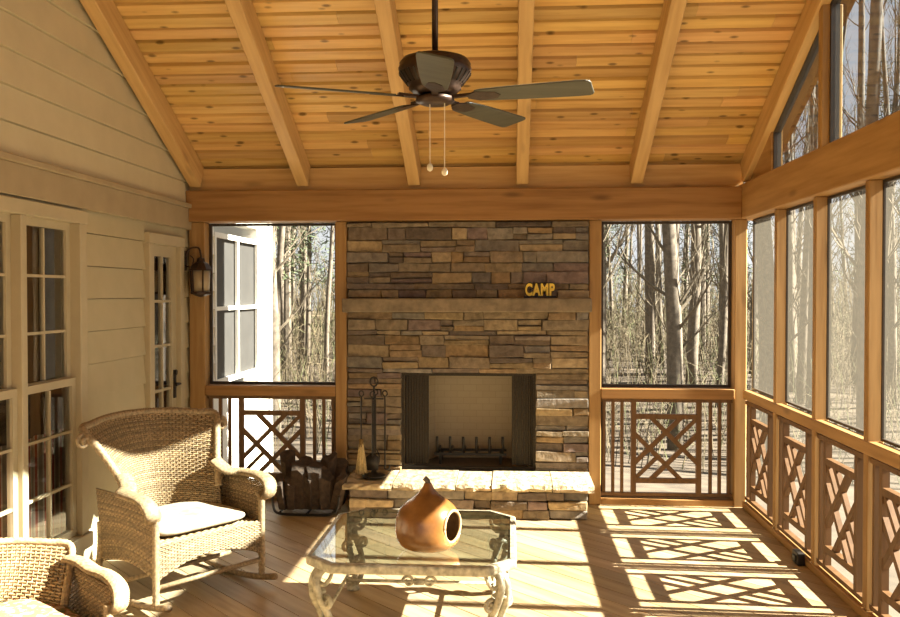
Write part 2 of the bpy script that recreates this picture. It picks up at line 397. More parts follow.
# ------------------------------------------------------------------ left wall
ZM=bz(205)
wy0,wy1=3.28,atX(80,300,XL).y
wz0,wz1=.16,2.14
dy0,dy1=atX(146,300,XL).y,atX(181,300,XL).y; dz1=2.12
holes=[(wy0,wy1,wz0,wz1),(dy0+.02,dy1-.02,0,dz1-.02)]
mb=MB(); z=0; H=.205; LP=.020; GR=.005; BK=(.5,.47,.42)
while z<ZM-.01:
    z1=min(z+H,ZM)
    zs=sorted(set([z,z1]+[h for hh in holes for h in hh[2:] if z<h<z1]))
    for a,b_ in zip(zs,zs[1:]):
        segs=[(YF,7.12)]
        for h in holes:
            if h[2]<=a+1e-6 and h[3]>=b_-1e-6:
                segs=[s for q in segs for s in((q[0],min(q[1],h[0])),(max(q[0],h[1]),q[1])) if s[1]-s[0]>.001]
        for y0,y1 in segs:
            a2=a+GR if abs(a-z)<1e-6 else a
            ta=LP*(1-(a-z)/H); tb=LP*(1-(b_-z)/H)
            mb.box(XL-.12,XL-.04,y0,y1,a,b_,BK)
            mb.add([(XL-.039,y0,a2),(XL-.039,y1,a2),(XL-.039,y1,b_),(XL-.039,y0,b_),(XL-.022+ta,y0,a2),(XL-.022+ta,y1,a2),(XL-.022+tb,y1,b_),(XL-.022+tb,y0,b_)],
                   [(0,1,2,3),(4,7,6,5),(0,4,5,1),(1,5,6,2),(2,6,7,3),(3,7,4,0)],(.80,.78,.73))
    z=z1
zt=zc(YR)+.02; H=.19
z=ZM
while z<zt:
    z1=min(z+H,zt)
    def ye(zz_): return min(7.12,YB-(zz_-ZC)/SL+.08)
    def yf(zz_): return max(YF,YR-(zc(YR)-zz_)/SL-.08)
    a,b_=z,z1
    mb.add([(XL-.12,yf(a),a),(XL-.12,ye(a),a),(XL-.12,ye(b_),b_),(XL-.12,yf(b_),b_),(XL-.025,yf(a),a),(XL-.025,ye(a),a),(XL-.025,ye(b_),b_),(XL-.025,yf(b_),b_)],
           [(0,1,2,3),(4,7,6,5),(0,4,5,1),(1,5,6,2),(2,6,7,3),(3,7,4,0)],BK)
    ta=.026; tb=.008; a=a+GR
    mb.add([(XL-.024,yf(a),a),(XL-.024,ye(a),a),(XL-.024,ye(b_),b_),(XL-.024,yf(b_),b_),(XL-.015+ta,yf(a),a),(XL-.015+ta,ye(a),a),(XL-.015+tb,ye(b_),b_),(XL-.015+tb,yf(b_),b_)],
           [(0,1,2,3),(4,7,6,5),(0,4,5,1),(1,5,6,2),(2,6,7,3),(3,7,4,0)])
    z=z1
struct(mb.build('wall_left',M['siding']),'cream horizontal board siding of the house','wall')
m=MB(); m.box(XL,XL+.03,YF,6.965,ZM-.19,ZM-.02); m.box(XL,XL+.055,YF,6.965,ZM-.02,ZM+.015); struct(m.build('trim_2',M['band'],bevel=.004),'tan band board along the siding','trim')
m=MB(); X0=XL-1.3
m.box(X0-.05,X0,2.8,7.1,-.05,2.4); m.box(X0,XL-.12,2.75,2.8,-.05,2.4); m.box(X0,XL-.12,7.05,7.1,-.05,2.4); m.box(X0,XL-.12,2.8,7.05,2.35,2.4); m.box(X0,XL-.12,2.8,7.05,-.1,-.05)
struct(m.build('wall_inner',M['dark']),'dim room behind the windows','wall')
def PLf(x): return lambda u,z:V((x,u,z))
def sash_window(y0,y1):
    NW[0]+=1
    r=empty('window_%d'%NW[0],(XL,(y0+y1)/2,wz0)); struct(r,'tall cream double hung window','window')
    for nm,z0,z1,x in(('lower_sash',wz0+.05,(wz0+wz1)/2+.02,XL-.025),('upper_sash',(wz0+wz1)/2-.02,wz1-.04,XL-.055)):
        P=PLf(x); m=MB(); frame(m,P,y0,y1,z0,z1,.045,.035,(1,0,0)); 
        m.bar(P((y0+y1)/2,z0+.05),P((y0+y1)/2,z1-.05),.016,.024,(1,0,0))
        for k in(1,2): m.bar(P(y0+.045,z0+(z1-z0)*k/3),P(y1-.045,z0+(z1-z0)*k/3),.016,.022,(1,0,0))
        sh=m.build(nm,M['trim'],r)
        m=MB(); m.add([P(y0+.04,z0+.04),P(y1-.04,z0+.04),P(y1-.04,z1-.04),P(y0+.04,z1-.04)],[(0,1,2,3)]); m.build('pane',M['glass'],sh)
W=.575; y=wy1-.045
for k in range(3):
    sash_window(y-W,y); y-=W+.055
m=MB()
m.box(XL-.06,XL+.03,wy0-.06,wy1+.05,wz1-.04,wz1+.04); m.box(XL-.06,XL+.045,wy0-.06,wy1+.06,wz0-.04,wz0+.05)
m.box(XL-.06,XL+.028,wy1-.045,wy1+.04,wz0+.05,wz1-.04); m.box(XL-.06,XL+.028,wy0-.05,wy0+.045,wz0+.05,wz1-.04)
y=wy1-.045
for k in range(2): m.box(XL-.06,XL+.022,y-W-.055,y-W,wz0+.05,wz1-.04); y-=W+.055
struct(m.build('trim_3',M['trim'],bevel=.004),'tan casing around the tall windows','trim')
m=MB(); vs=[]
for k in range(53):
    x=XL-.13+.018*math.sin(k*1.1); vs+=[(x,3.4+k*.034,.2),(x,3.4+k*.034,.85)]
m.add(vs,[(2*k,2*k+2,2*k+3,2*k+1) for k in range(52)])
tag(m.build('reflection_stripes',M['stripe'],smooth=True),'striped red and cream sheet added behind the lower window panes to imitate reflections','reflection_sheet')  # added sheet, its stripes stand in for reflections in the lower panes
# door
r=empty('door_1',(XL,(dy0+dy1)/2,0)); struct(r,'cream glazed door beside the lantern','door')
m=MB(); m.box(XL-.08,XL+.03,dy0-.0,dy0+.075,0,dz1-.08); m.box(XL-.08,XL+.03,dy1-.075,dy1,0,dz1-.08); m.box(XL-.08,XL+.034,dy0-.006,dy1+.006,dz1-.08,dz1); m.build('door_casing',M['trim'],r,bevel=.004)
P=PLf(XL-.03); m=MB(); a,b_=dy0+.075,dy1-.075
m.bar(P(a,.14),P(b_,.14),.26,.04,(1,0,0)); m.bar(P(a,dz1-.12),P(b_,dz1-.12),.09,.04,(1,0,0))
for q in(a+.05,b_-.05): m.bar(P(q,.27),P(q,dz1-.165),.10,.04,(1,0,0))
m.bar(P((a+b_)/2,.27),P((a+b_)/2,dz1-.16),.02,.03,(1,0,0))
for k in range(1,5): zk=.27+(dz1-.435)*k/5; m.bar(P(a+.1,zk),P(b_-.1,zk),.02,.028,(1,0,0))
dl=m.build('door_panel',M['trim'],r)
m=MB(); m.add([P(a+.1,.27),P(b_-.1,.27),P(b_-.1,dz1-.16),P(a+.1,dz1-.16)],[(0,1,2,3)]); m.build('pane',M['glass'],dl)
m=MB(); hy=b_-.05; m.box(XL-.011,XL,hy-.02,hy+.02,.86,1.08); m.tube([(XL-.01,hy,.97),(XL+.04,hy,.97),(XL+.045,hy-.1,.97)],.009,8); m.tube([(XL-.01,hy,1.06),(XL+.012,hy,1.06)],.02,12); m.build('handle',M['black'],dl)
# ------------------------------------------------------------------ fireplace
FX0,FX1=bx(347.5),bx(588.5); OX0,OX1=bx(401),bx(536); OZ0,OZ1=.265,bz(373)
MZ0,MZ1=bz(312),bz(298)
fp=empty('fireplace',((FX0+FX1)/2,7.0,0)); tag(fp,'stacked ledge stone fireplace with raised hearth and stone mantel shelf','fireplace')
PAL=[(.33,.25,.15),(.37,.275,.15),(.26,.20,.13),(.205,.155,.105),(.29,.23,.15),(.40,.305,.18),(.33,.225,.115),(.27,.235,.18),(.235,.185,.14),(.31,.215,.12),(.18,.14,.105),(.26,.225,.18),(.24,.175,.145)]
def stones(mb,x0,x1,z0,z1,face,holes=(),back=.12,hr=(.036,.108),lr=(.12,.44),axis=0,br=1.0,rough=.036):
    cuts=sorted(set([z0,z1]+[h for hh in holes for h in hh[2:] if z0<h<z1]))
    for ca_,cb in zip(cuts,cuts[1:]):
        z=ca_
        while z<cb-1e-4:
            h=random.uniform(*hr)
            if cb-(z+h)<hr[0]: h=cb-z
            segs=[(x0,x1)]
            for q in holes:
                if q[2]<=z+1e-4 and q[3]>=z+h-1e-4:
                    segs=[s for p in segs for s in((p[0],min(p[1],q[0])),(max(p[0],q[1]),p[1])) if s[1]-s[0]>.01]
            for a,b_ in segs:
                x=a
                while x<b_-1e-4:
                    L=random.uniform(*lr)*(1.25 if h<.06 else .85)
                    if b_-(x+L)<lr[0]*.8: L=b_-x
                    parts=[(z,z+h)]
                    if h>.075 and random.random()<.4: 
                        k=z+h*random.uniform(.4,.6); parts=[(z,k),(k,z+h)]
                    for p0,p1 in parts:
                        c=random.choice(PAL); t=random.uniform(.8,1.22)*br; c=tuple(k*t for k in c)
                        d=random.uniform(0,rough); g=.0014
                        if axis==0: mb.box(x+g,x+L-g,face-d,face+back,p0+g,p1-g,c,.0065)
                        else: mb.box(face-d*axis if axis>0 else face-back,face+back if axis>0 else face+d,x+g,x+L-g,p0+g,p1-g,c,.005)
                    x+=L
            z+=h
random.seed(11)
m=MB(); 
stones(m,FX0,FX1,0,zb0-.008,7.0,[(OX0,OX1,0,OZ1),(FX0-1,FX1+1,MZ0,MZ1)])
m.build('stone_face',M['stone'],fp,bevel=.006,seg=2)
m=MB(); m.box(FX0+.01,OX0,7.02,7.75,0,zb0-.004); m.box(OX1,FX1-.01,7.02,7.75,0,zb0-.004); m.box(OX0,OX1,7.02,7.75,OZ1,zb0-.004); m.box(OX0,OX1,7.02,7.75,0,.24); m.box(OX0,OX1,7.62,7.75,.24,OZ1)
m.box(FX0-.02,FX1+.02,7.13,7.8,zb0-.004,6.0)
m.build('chimney_core',M['mortar'],fp)
m=MB(); m.box(FX0-.01,FX1+.01,6.80,7.06,MZ0,MZ1,(1,1,1),.004); m.build('mantel_shelf',M['mantel'],fp,bevel=.012,seg=2)
bx0,bx1=bx(430)+.02,bx(510)+.03
m=MB(); m.box(bx0-.12,bx1+.12,7.55,7.6,.25,OZ1+.0); 
m.prism([(OX0+.02,7.08,.25),(bx0-.02,7.56,.25),(bx0-.05,7.56,.25),(OX0+.001,7.08,.25)],(0,0,OZ1-.26)); m.prism([(OX1-.02,7.08,.25),(OX1-.001,7.08,.25),(bx1+.05,7.56,.25),(bx1+.02,7.56,.25)],(0,0,OZ1-.26))
m.build('firebrick_lining',M['fbrick'],fp)
m=MB(); m.box(OX0+.002,OX1-.002,7.06,7.6,.24,.255); m.build('firebox_floor',M['mortar'],fp)
m=MB(); m.box(OX0+.002,OX1-.002,7.06,7.6,OZ1-.012,OZ1); m.build('firebox_top',M['mortar'],fp)
m=MB(); y0,y1=7.02,7.05
m.box(OX0,OX0+.02,y0,y1,.262,OZ1-.002); m.box(OX1-.02,OX1,y0,y1,.262,OZ1-.002); m.box(OX0+.02,OX1-.02,y0,y1,OZ1-.025,OZ1-.002); m.box(OX0+.02,OX1-.02,y0,y1,.262,.28); m.build('firebox_frame',M['curt'],fp)
for a,b_ in((OX0+.02,bx(428)),(bx(512),OX1-.02)):
    m=MB(); n=60; vs=[]
    for i in range(n+1):
        x=a+(b_-a)*i/n; y=7.075+.003*math.sin(i/n*2*PI*9)
        vs+=[(x,y,.29),(x,y,OZ1-.03)]
    m.add(vs,[(2*i,2*i+2,2*i+3,2*i+1) for i in range(n)]); m.build('mesh_curtain',M['curt'],fp,smooth=True)
HY=6.47; hx0,hx1=atY(345,500,HY).x,atY(592,500,HY).x
m=MB(); stones(m,hx0+.03,hx1-.03,.003,.205,HY+.03,[],.1,(.045,.085),(.12,.36),br=1.2); stones(m,HY+.13,6.93,.003,.205,hx0+.10,[],.07,(.05,.09),(.15,.3),axis=1,br=1.2)
stones(m,HY+.13,6.93,.003,.205,hx1-.10,[],.07,(.05,.09),(.15,.3),axis=-1,br=1.2)
m.box(hx0+.12,hx1-.12,HY+.13,6.94,.002,.19,(.2,.16,.1))
m.build('hearth_base',M['stone'],fp,bevel=.008,seg=2)
# hearth cap: rough broken-edge slabs
m=MB(); xs_=[hx0-.02,hx0+.36,hx0+.83,hx0+1.10,hx0+1.55,hx1+.02]
for a,b_ in zip(xs_,xs_[1:]):
    t=random.uniform(.80,1.10); n_=max(6,int((b_-a)/.05))
    dy=random.uniform(-.015,.015); G=[]; dzt=random.uniform(-.005,.003)
    for j in range(4):
        row=[]
        for i in range(n_+1):
            x=a+.003+(b_-a-.006)*i/n_; fy=HY-.02+dy+random.uniform(-.018,.018)
            if j==0: row.append(V((x,fy+.012,.207)))
            elif j==1: row.append(V((x,fy-.006,.230+random.uniform(-.008,.008))))
            elif j==2: row.append(V((x,fy+.022,.260+dzt+random.uniform(-.009,.003))))
            else: row.append(V((x,6.955,.262+dzt)))
        G+=row
    w_=n_+1
    fs=[(j*w_+i,j*w_+i+1,(j+1)*w_+i+1,(j+1)*w_+i) for j in range(3) for i in range(n_)]
    G+=[V((a+.003,6.955,.207)),V((b_-.003,6.955,.207))]; q=4*w_
    fs+=[(0,w_,2*w_,3*w_,q),(n_,q+1,3*w_+n_,2*w_+n_,w_+n_),(q,3*w_,3*w_+n_,q+1)]
    m.add(G,fs,(t,t*random.uniform(.94,1),t*random.uniform(.86,1)))
m.build('hearth_cap',M['cap'],fp)
# CAMP sign: gold letters on a black outline that follows them
sp=atY(540,297,6.9); sp.z=MZ1
r=empty('name_sign',sp); tag(r,'small gold CAMP letter sign with black outline standing on the stone mantel','sign')
def text_mesh(off,ext):
    cu=bpy.data.curves.new('lettering','FONT'); cu.body='CAMP'; cu.size=.125; cu.extrude=ext; cu.offset=off; cu.space_character=1.12; cu.align_x='CENTER'
    to=bpy.data.objects.new('tmp_text',cu); C.objects.link(to); bpy.context.view_layer.update()
    me=bpy.data.meshes.new_from_object(to.evaluated_get(bpy.context.evaluated_depsgraph_get())); bpy.data.objects.remove(to)
    return me
me=text_mesh(.006,.004); xs=[v.co.x for v in me.vertices]; k=.232/(max(xs)-min(xs)); mid=(max(xs)+min(xs))/2
def put(me,yo,zo,name,mat,extra=None):
    m=MB(); m.v=[((v.co.x-mid)*k,-v.co.z+yo,v.co.y+zo) for v in me.vertices]; m.f=[tuple(p.vertices) for p in me.polygons]; m.c=[(1,1,1)]*len(m.v)
    if extra: m.box(*extra)
    m.build(name,mat,r,local=True)
put(me,.004,.024,'lettering',M['gold'])
me2=text_mesh(.0135,.005)
put(me2,.0135,.024,'backing',M['black'],(-.128,.128,.004,.04,.001,.018))
# fire grate
gx=(bx(434)+bx(504))/2; r=empty('fire_grate',(gx,7.35,.256)); tag(r,'black iron fire grate inside the firebox','grate')
for y in(7.25,7.45): m=MB(); m.box(gx-.3,gx+.3,y-.01,y+.01,.33,.35); m.build('cross_bar',M['black'],r)
for k in range(6):
    x=gx-.27+.108*k; m=MB(); m.tube(cr([(x,7.16,.50),(x,7.17,.40),(x,7.22,.36),(x,7.4,.355),(x,7.5,.36)]),.011,8); m.build('bar',M['black'],r,smooth=True)
for x in(gx-.25,gx+.25):
    for y in(7.25,7.45): m=MB(); m.box(x-.01,x+.01,y-.01,y+.01,.256,.33); m.build('leg',M['black'],r)
# fire tools on the hearth
tp=V((atY(374,474,6.66).x,6.66,.268))
r=empty('fire_tool_stand',tp); tag(r,'black iron fire tool stand on the hearth left of the firebox','tool stand')
m=MB(); m.lathe([(.09,0),(.09,.012),(.07,.02),(.03,.03),(.012,.05)],tp,20); m.build('base',M['black'],r,smooth=True)
m=MB(); m.tube([tp+V((0,0,.04)),tp+V((0,0,.70))],.008,8); m.build('pole',M['black'],r)
m=MB(); t=tp+V((0,0,.73)); m.tube([t+V((.03*math.cos(a*PI/8),0,.035*math.sin(a*PI/8))) for a in range(17)],.006,6); m.build('ring_handle',M['black'],r,smooth=True)
m=MB(); m.bar(tp+V((-.075,0,.60)),tp+V((.075,0,.60)),.012,.012,(0,1,0)); m.bar(tp+V((0,-.07,.60)),tp+V((0,.07,.60)),.012,.012,(0,0,1)); m.build('hanger',M['black'],r)
def tool(name,dx,dy,lab,head):
    p=tp+V((dx,dy,0)); r=empty(name,p+V((0,0,.05))); tag(r,lab,'fire tool','hanging fire tools')
    m=MB(); m.tube([p+V((0,0,.17)),p+V((0,0,.62))],.006,8); m.build('shaft',M['black'],r)
    m=MB(); m.tube([p+V((.018*math.cos(a*PI/6),0,.64+.022*math.sin(a*PI/6))) for a in range(13)],.005,6); m.build('handle',M['black'],r,smooth=True)
    m=MB(); mat=M['black']
    if head=='broom':
        mat=M['straw']
        for k in range(46):
            a=random.uniform(0,2*PI); q=random.random()**.5; t=random.uniform(.7,1.1)
            m.tube([p+V((.011*q*math.cos(a),.01*q*math.sin(a),.28)),p+V((.030*q*math.cos(a),.02*q*math.sin(a),.15)),p+V((.047*q*math.cos(a),.026*q*math.sin(a),.02+.02*random.random()))],.0034,5,(t,t,t))
        m.tube([p+V((0,0,.23)),p+V((0,0,.29))],.016,10,(.3,.25,.2))
    elif head=='shovel':
        m.prism([p+V((-.04,0,.06)),p+V((.04,0,.06)),p+V((.05,0,.16)),p+V((.015,0,.19)),p+V((-.015,0,.19)),p+V((-.05,0,.16))],(0,.006,0))
    elif head=='poker': m.tube(cr([p+V((0,0,.2)),p+V((0,0,.1)),p+V((0,0,.06)),p+V((.03,0,.06)),p+V((.035,0,.09))]),.006,6)
    else:
        m.tube(cr([p+V((-.005,0,.055)),p+V((-.025,0,.08)),p+V((-.03,0,.14)),p+V((0,0,.2)),p+V((.03,0,.14)),p+V((.025,0,.08)),p+V((.005,0,.055))]),.005,6)
    m.build('head' if head!='broom' else 'bristles',mat,r,smooth=True)
tool('hearth_broom',-.095,-.02,'hearth broom with pale straw bristles hanging on the tool stand','broom')
tool('ash_shovel',.0,-.075,'black ash shovel hanging at the front of the tool stand','shovel')
tool('fire_poker',.085,0,'black poker hanging on the right of the tool stand','poker')
tool('log_tongs',0,.075,'black log tongs hanging behind the tool stand pole','tongs')
# firewood: low iron cradle, split logs standing close together in it
lp=atZ(305,520,0); lp=V((lp.x-.01,6.60,0))
r=empty('log_cradle',lp); tag(r,'low dark iron firewood cradle on the floor left of the hearth','log holder')
for s in(-1,1):
    m=MB(); y=lp.y+s*.14; m.tube(cr([(lp.x-.26,y,.16),(lp.x-.255,y,.07),(lp.x-.21,y,.02),(lp.x,y,.012),(lp.x+.19,y,.02),(lp.x+.235,y,.07),(lp.x+.245,y,.16)],5),.010,8); m.build('hoop',M['black'],r,smooth=True)
for x,z in((-.2,.035),(0,.02),(.2,.035)):
    m=MB(); m.tube([(lp.x+x,lp.y-.15,z),(lp.x+x,lp.y+.15,z)],.009,8); m.build('cross_bar',M['black'],r)
random.seed(15)
for i in range(13):
    fr=i<7; k=(i if fr else i-7); n_=7 if fr else 6
    x=lp.x+(-.195+.39*k/(n_-1))*(1 if fr else .93); y=lp.y+(-.075 if fr else .055)
    R=.046+.010*random.random(); h=random.uniform(.22,.32)+(.06 if not fr else 0)
    tl=V(((x-lp.x)*.22+random.uniform(-.045,.045),(-.03 if fr else .03)+random.uniform(-.02,.02),h)); base=V((x,y,.045))
    m=MB(); an0=random.random()*6; rs=[R*random.choice((.65,.85,1.1,1.2)) for a in range(8)]
    rows=5; vs=[]; slant=random.uniform(-.6,.6)
    for j in range(rows):
        tt=j/(rows-1); cpt=base+tl*tt
        for a in range(8):
            an=an0+a*2*PI/8; q=rs[a]*(.95+.1*tt)*random.uniform(.92,1.08); vs.append(cpt+V((q*math.cos(an),q*math.sin(an),(.7*q*math.sin(an)+slant*q*math.cos(an)+random.uniform(-.012,.012)) if j==rows-1 else 0)))
    t=random.uniform(.6,1.35); m.add(vs,[(j*8+a,j*8+(a+1)%8,(j+1)*8+(a+1)%8,(j+1)*8+a) for j in range(rows-1) for a in range(8)]+[tuple(range(7,-1,-1))],(.085*t,.052*t,.029*t))
    m.add(vs[-8:],[tuple(range(8))],(.085*t,.054*t,.031*t))
    lab='dark split log standing in the %s row of the firewood cradle, %s from the left'%('front' if fr else 'back',ORD[k])
    tag(m.build('firewood_log',M['log']),lab,'log','split firewood logs')
# ------------------------------------------------------------------ lantern
lc=V((XL+.15,6.84,1.70)); r=empty('wall_lantern',(XL,6.84,1.65)); tag(r,'bronze wall lantern on the siding beside the glazed door','lantern')
m=MB(); m.box(XL+.003,XL+.02,lc.y-.05,lc.y+.05,1.86,2.02); m.build('back_plate',M['bronze'],r,bevel=.004)
m=MB(); m.tube(cr([(XL+.02,lc.y,1.95),(XL+.06,lc.y,2.03),(XL+.13,lc.y,2.04),(lc.x,lc.y,1.98),(lc.x,lc.y,1.955)]),.008,8); m.tube(cr([(XL+.02,lc.y,1.90),(XL+.07,lc.y,1.89),(XL+.09,lc.y,1.95),(XL+.06,lc.y,1.98)]),.005,6); m.build('bracket_arm',M['bronze'],r,smooth=True)
m=MB(); m.lathe([(.012,1.965),(.03,1.955),(.035,1.93),(.06,1.915),(.095,1.87),(.098,1.86),(.085,1.858)],(lc.x,lc.y,0),8); m.build('roof',M['bronze'],r)
m=MB(); m.lathe([(.001,1.645),(.02,1.65),(.06,1.665),(.085,1.67),(.088,1.68),(.088,1.69),(.07,1.692)],(lc.x,lc.y,0),8); m.build('base',M['bronze'],r)
for k in range(6):
    a=k*PI/3; c_,s_=math.cos(a),math.sin(a); m=MB(); m.tube([(lc.x+.078*c_,lc.y+.078*s_,1.69),(lc.x+.085*c_,lc.y+.085*s_,1.86)],.007,6); m.build('cage_bar',M['bronze'],r)
m=MB(); m.lathe([(.066,1.692),(.073,1.858)],(lc.x,lc.y,0),12); m.build('glass_shade',M['amber'],r,smooth=True)
# ------------------------------------------------------------------ ceiling fan
fc=atY(435,97,YR); fz=fc.z
r=empty('ceiling_fan',(fc.x,YR,fz)); tag(r,'bronze five blade ceiling fan hanging from the ridge','ceiling fan')
m=MB(); m.tube([(fc.x,YR,fz+.17),(fc.x,YR,zc(YR)-.30)],.014,12); m.build('downrod',M['bronze'],r,smooth=True)
m=MB(); m.lathe([(.02,-.36),(.05,-.35),(.075,-.30),(.08,-.245)],(fc.x,YR,zc(YR)),24); m.build('ceiling_mount',M['bronze'],r,smooth=True)
m=MB(); m.lathe([(.02,.20),(.035,.195),(.05,.185),(.10,.18),(.145,.165),(.16,.145),(.158,.13),(.164,.125),(.158,.10),(.135,.065),(.115,.05),(.118,.035),(.095,.015),(.05,.008)],(fc.x,YR,fz),32); mh=m.build('motor_housing',M['bronze'],r,smooth=True)
m=MB()
for k in range(30):
    a=2*PI*k/30
    m.bar((fc.x+.157*math.cos(a),YR+.157*math.sin(a),fz+.105),(fc.x+.122*math.cos(a),YR+.122*math.sin(a),fz+.058),.008,.014,(0,0,1))
m.build('vent_ribs',M['black'],mh)
m=MB(); m.lathe([(.05,.01),(.085,-.003),(.088,-.02),(.06,-.034),(.03,-.04),(.005,-.043)],(fc.x,YR,fz),24); m.build('switch_housing',M['bronze'],r,smooth=True)
for k in range(5):
    a=math.radians(-13+72*k); D=V((math.cos(a),math.sin(a),0)); T=V((-math.sin(a),math.cos(a),0)); cc=V((fc.x,YR,fz))
    pt=math.radians(-12); Tn=T*math.cos(pt)+V((0,0,1))*math.sin(pt)
    R0=.19
    prof=[(R0,.045),(R0+.03,.055),(.35,.064),(.5,.070),(.64,.073),(.68,.071),(.694,.064),(.70,.05)]
    pts=[(q,w) for q,w in prof]+[(q,-w) for q,w in reversed(prof)]
    m=MB(); nn=Tn.cross(D).normalized(); m.prism([cc+D*q+Tn*w for q,w in pts],nn*.008)
    bl=m.build('blade',M['blade'],r,bevel=.002)
    m=MB(); m.bar(cc+D*.07+V((0,0,-.005)),cc+D*.17,.03,.012,(0,0,1)); m.prism([cc+D*q+Tn*w+V((0,0,-.010)) for q,w in((.15,.018),(.20,.045),(.28,.03),(.30,0),(.28,-.03),(.20,-.045),(.15,-.018))],V((0,0,.006))); m.build('blade_iron',M['bronze'],bl)
for dx,L in((-.02,.27),(.045,.29)):
    m=MB(); p=V((fc.x+dx,YR-.03,fz-.03)); m.tube([p,p-V((0,0,L))],.0022,5); ch=m.build('pull_chain',M['knob'],r)
    m=MB(); m.lathe([(.003,-L-.035),(.012,-L-.028),(.014,-L-.015),(.009,-L-.003),(.003,-L+.004)],p,12); m.build('pull_knob',M['knob'],ch,smooth=True)
# ------------------------------------------------------------------ wicker chairs
def weave(m,P,nrow,ncol,r,amp,stakes=True):
    e=1e-3
    def nor(u,v):
        u=min(max(u,e),1-e); v=min(max(v,e),1-e)
        n=(P(u+e,v)-P(u-e,v)).cross(P(u,v+e)-P(u,v-e)); return n.normalized() if n.length>1e-12 else V((1,0,0))
    for i in range(nrow):
        v=(i+.5)/nrow; t=random.uniform(.6,1.25)
        m.tube([P(j/ncol,v)+nor(j/ncol,v)*(amp*(1 if (i+j)%2 else -1)) for j in range(ncol+1)],r,4,(t,t*.97,t*.92))
    if stakes:
        for j in range(ncol+1):
            m.tube([P(j/ncol,i/8) for i in range(9)],r*.8,4,(.65,.6,.55))
def wrap(m,pts,r,side=None,rh=None,n=8,k=8):
    q=cr(pts,k); rr=[r*(1.0 if i%2 else .84) for i in range(len(q))]; m.tube(q,rr,n,(1,1,1),side,rh)
def make_chair(name,top,lean,rock):
    r=empty(name)
    def PB(u,v):
        s=2*u-1; zt=top-(.035 if rock else .03)*abs(s)**2.6; z=.33+(zt-.33)*v
        hw=.25+.14*v**1.5+(.045*v**5 if rock else 0); return V((-.27-lean*v-.05*v**4+.36*abs(s)**2.0*(1-.42*v),hw*s,z))
    nr=int((top-.33)/.0118)
    m=MB(); weave(m,PB,nr,46,.0060,.0044); bk=m.build('backrest',M['wicker'],r,smooth=True,local=True)
    m=MB(); pth=[PB(0,.35),PB(0,.6),PB(0,.85)]+[PB(u,1.0)+V((-.014,0,.012)) for u in(.01,.1,.25,.4,.5,.6,.75,.9,.99)]+[PB(1,.85),PB(1,.6),PB(1,.35)]
    wrap(m,pth,.024 if rock else .018,n=8,k=14); m.build('back_rim',M['wicker'],r,smooth=True,local=True)
    if rock:
        for s in(0,1):
            sg=1 if s else -1; c=PB(s,.97)+V((.0,sg*.020,-.025)); m=MB()
            pts=[]
            for i in range(30):
                t=i/29; a=PI/2+2*PI*1.4*t; q=.040*(1-.8*t); pts.append(c+V((.02*t,-sg*q*math.cos(a),q*math.sin(a))))
            wrap(m,pts,.012,n=7,k=2); m.build('wing_scroll',M['wicker'],r,smooth=True,local=True)
    az=.615 if rock else .575
    aw,ah=(.050,.022) if rock else (.038,.016)
    for s in(-1,1):
        m=MB(); vb=(az-.33)/(top-.33); b0=PB(1 if s>0 else 0,min(vb,.95)); 
        wrap(m,[V((b0.x-.03,s*abs(b0.y),az+.06 if rock else az+.01)),V((b0.x+.06,s*(abs(b0.y)+.02),az+.012)),V((.08,s*.375,az)),V((.17,s*.388,az)),V((.27,s*.385,az-.005)),V((.335,s*.38,az-.03)),V((.355,s*.37,az-.075)),V((.33,s*.36,az-.105)),V((.30,s*.358,az-.085))],aw,(0,1,0),ah,10,14)
        ar=m.build('arm',M['wicker'],r,smooth=True,local=True)
        def PA(u,v,s=s): return V((-.24+.56*u,s*(.325+.035*v),.18+.08*math.sin(PI*u)*(1-v)*.6+(az-.20)*v))
        m=MB(); weave(m,PA,34,34,.0060,.0044); m.build('arm_panel',M['wicker'],ar,smooth=True,local=True)
        for x0,zt,x1 in((.325,.50,.325),(-.25,.40,-.29)):
            zb_=.03+.28*x1*x1 if rock else .0
            m=MB(); wrap(m,[V((x0,s*.335,zt)),V((x0*.99+x1*.01,s*.335,zt*.6+zb_*.4)),V((x1,s*.335,zb_))],.021,n=8,k=18); m.build('leg',M['wicker'],r,smooth=True,local=True)
        if rock:
            m=MB(); m.tube([V((x,s*.335,.019+.28*x*x)) for x in[-.55+.04*i for i in range(26)]],.019,8,(.8,.75,.7)); m.build('rocker',M['wicker'],r,smooth=True,local=True)
    def PF(u,v): s=2*u-1; return V((.33,.335*s,.18+.09*(1-s*s)*(1-v)+.19*v))
    m=MB(); weave(m,PF,16,38,.0060,.0044); m.build('apron',M['wicker'],r,smooth=True,local=True)
    def PS(u,v): return V((-.28+.61*v,(2*u-1)*.325,.365))
    m=MB(); weave(m,PS,34,28,.009,.004,False); st=m.build('seat',M['wicker'],r,smooth=True,local=True)
    m=MB(); m.box(-.28,.325,-.32,.32,.345,.358); m.build('seat_lining',M['wickerb'],st,local=True)
    for x,z in((.02,.13),(.325,.15)):
        m=MB(); m.tube([(x,-.335,z),(x,.335,z)],.014,8); m.build('stretcher',M['wicker'],r,smooth=True,local=True)
    return r
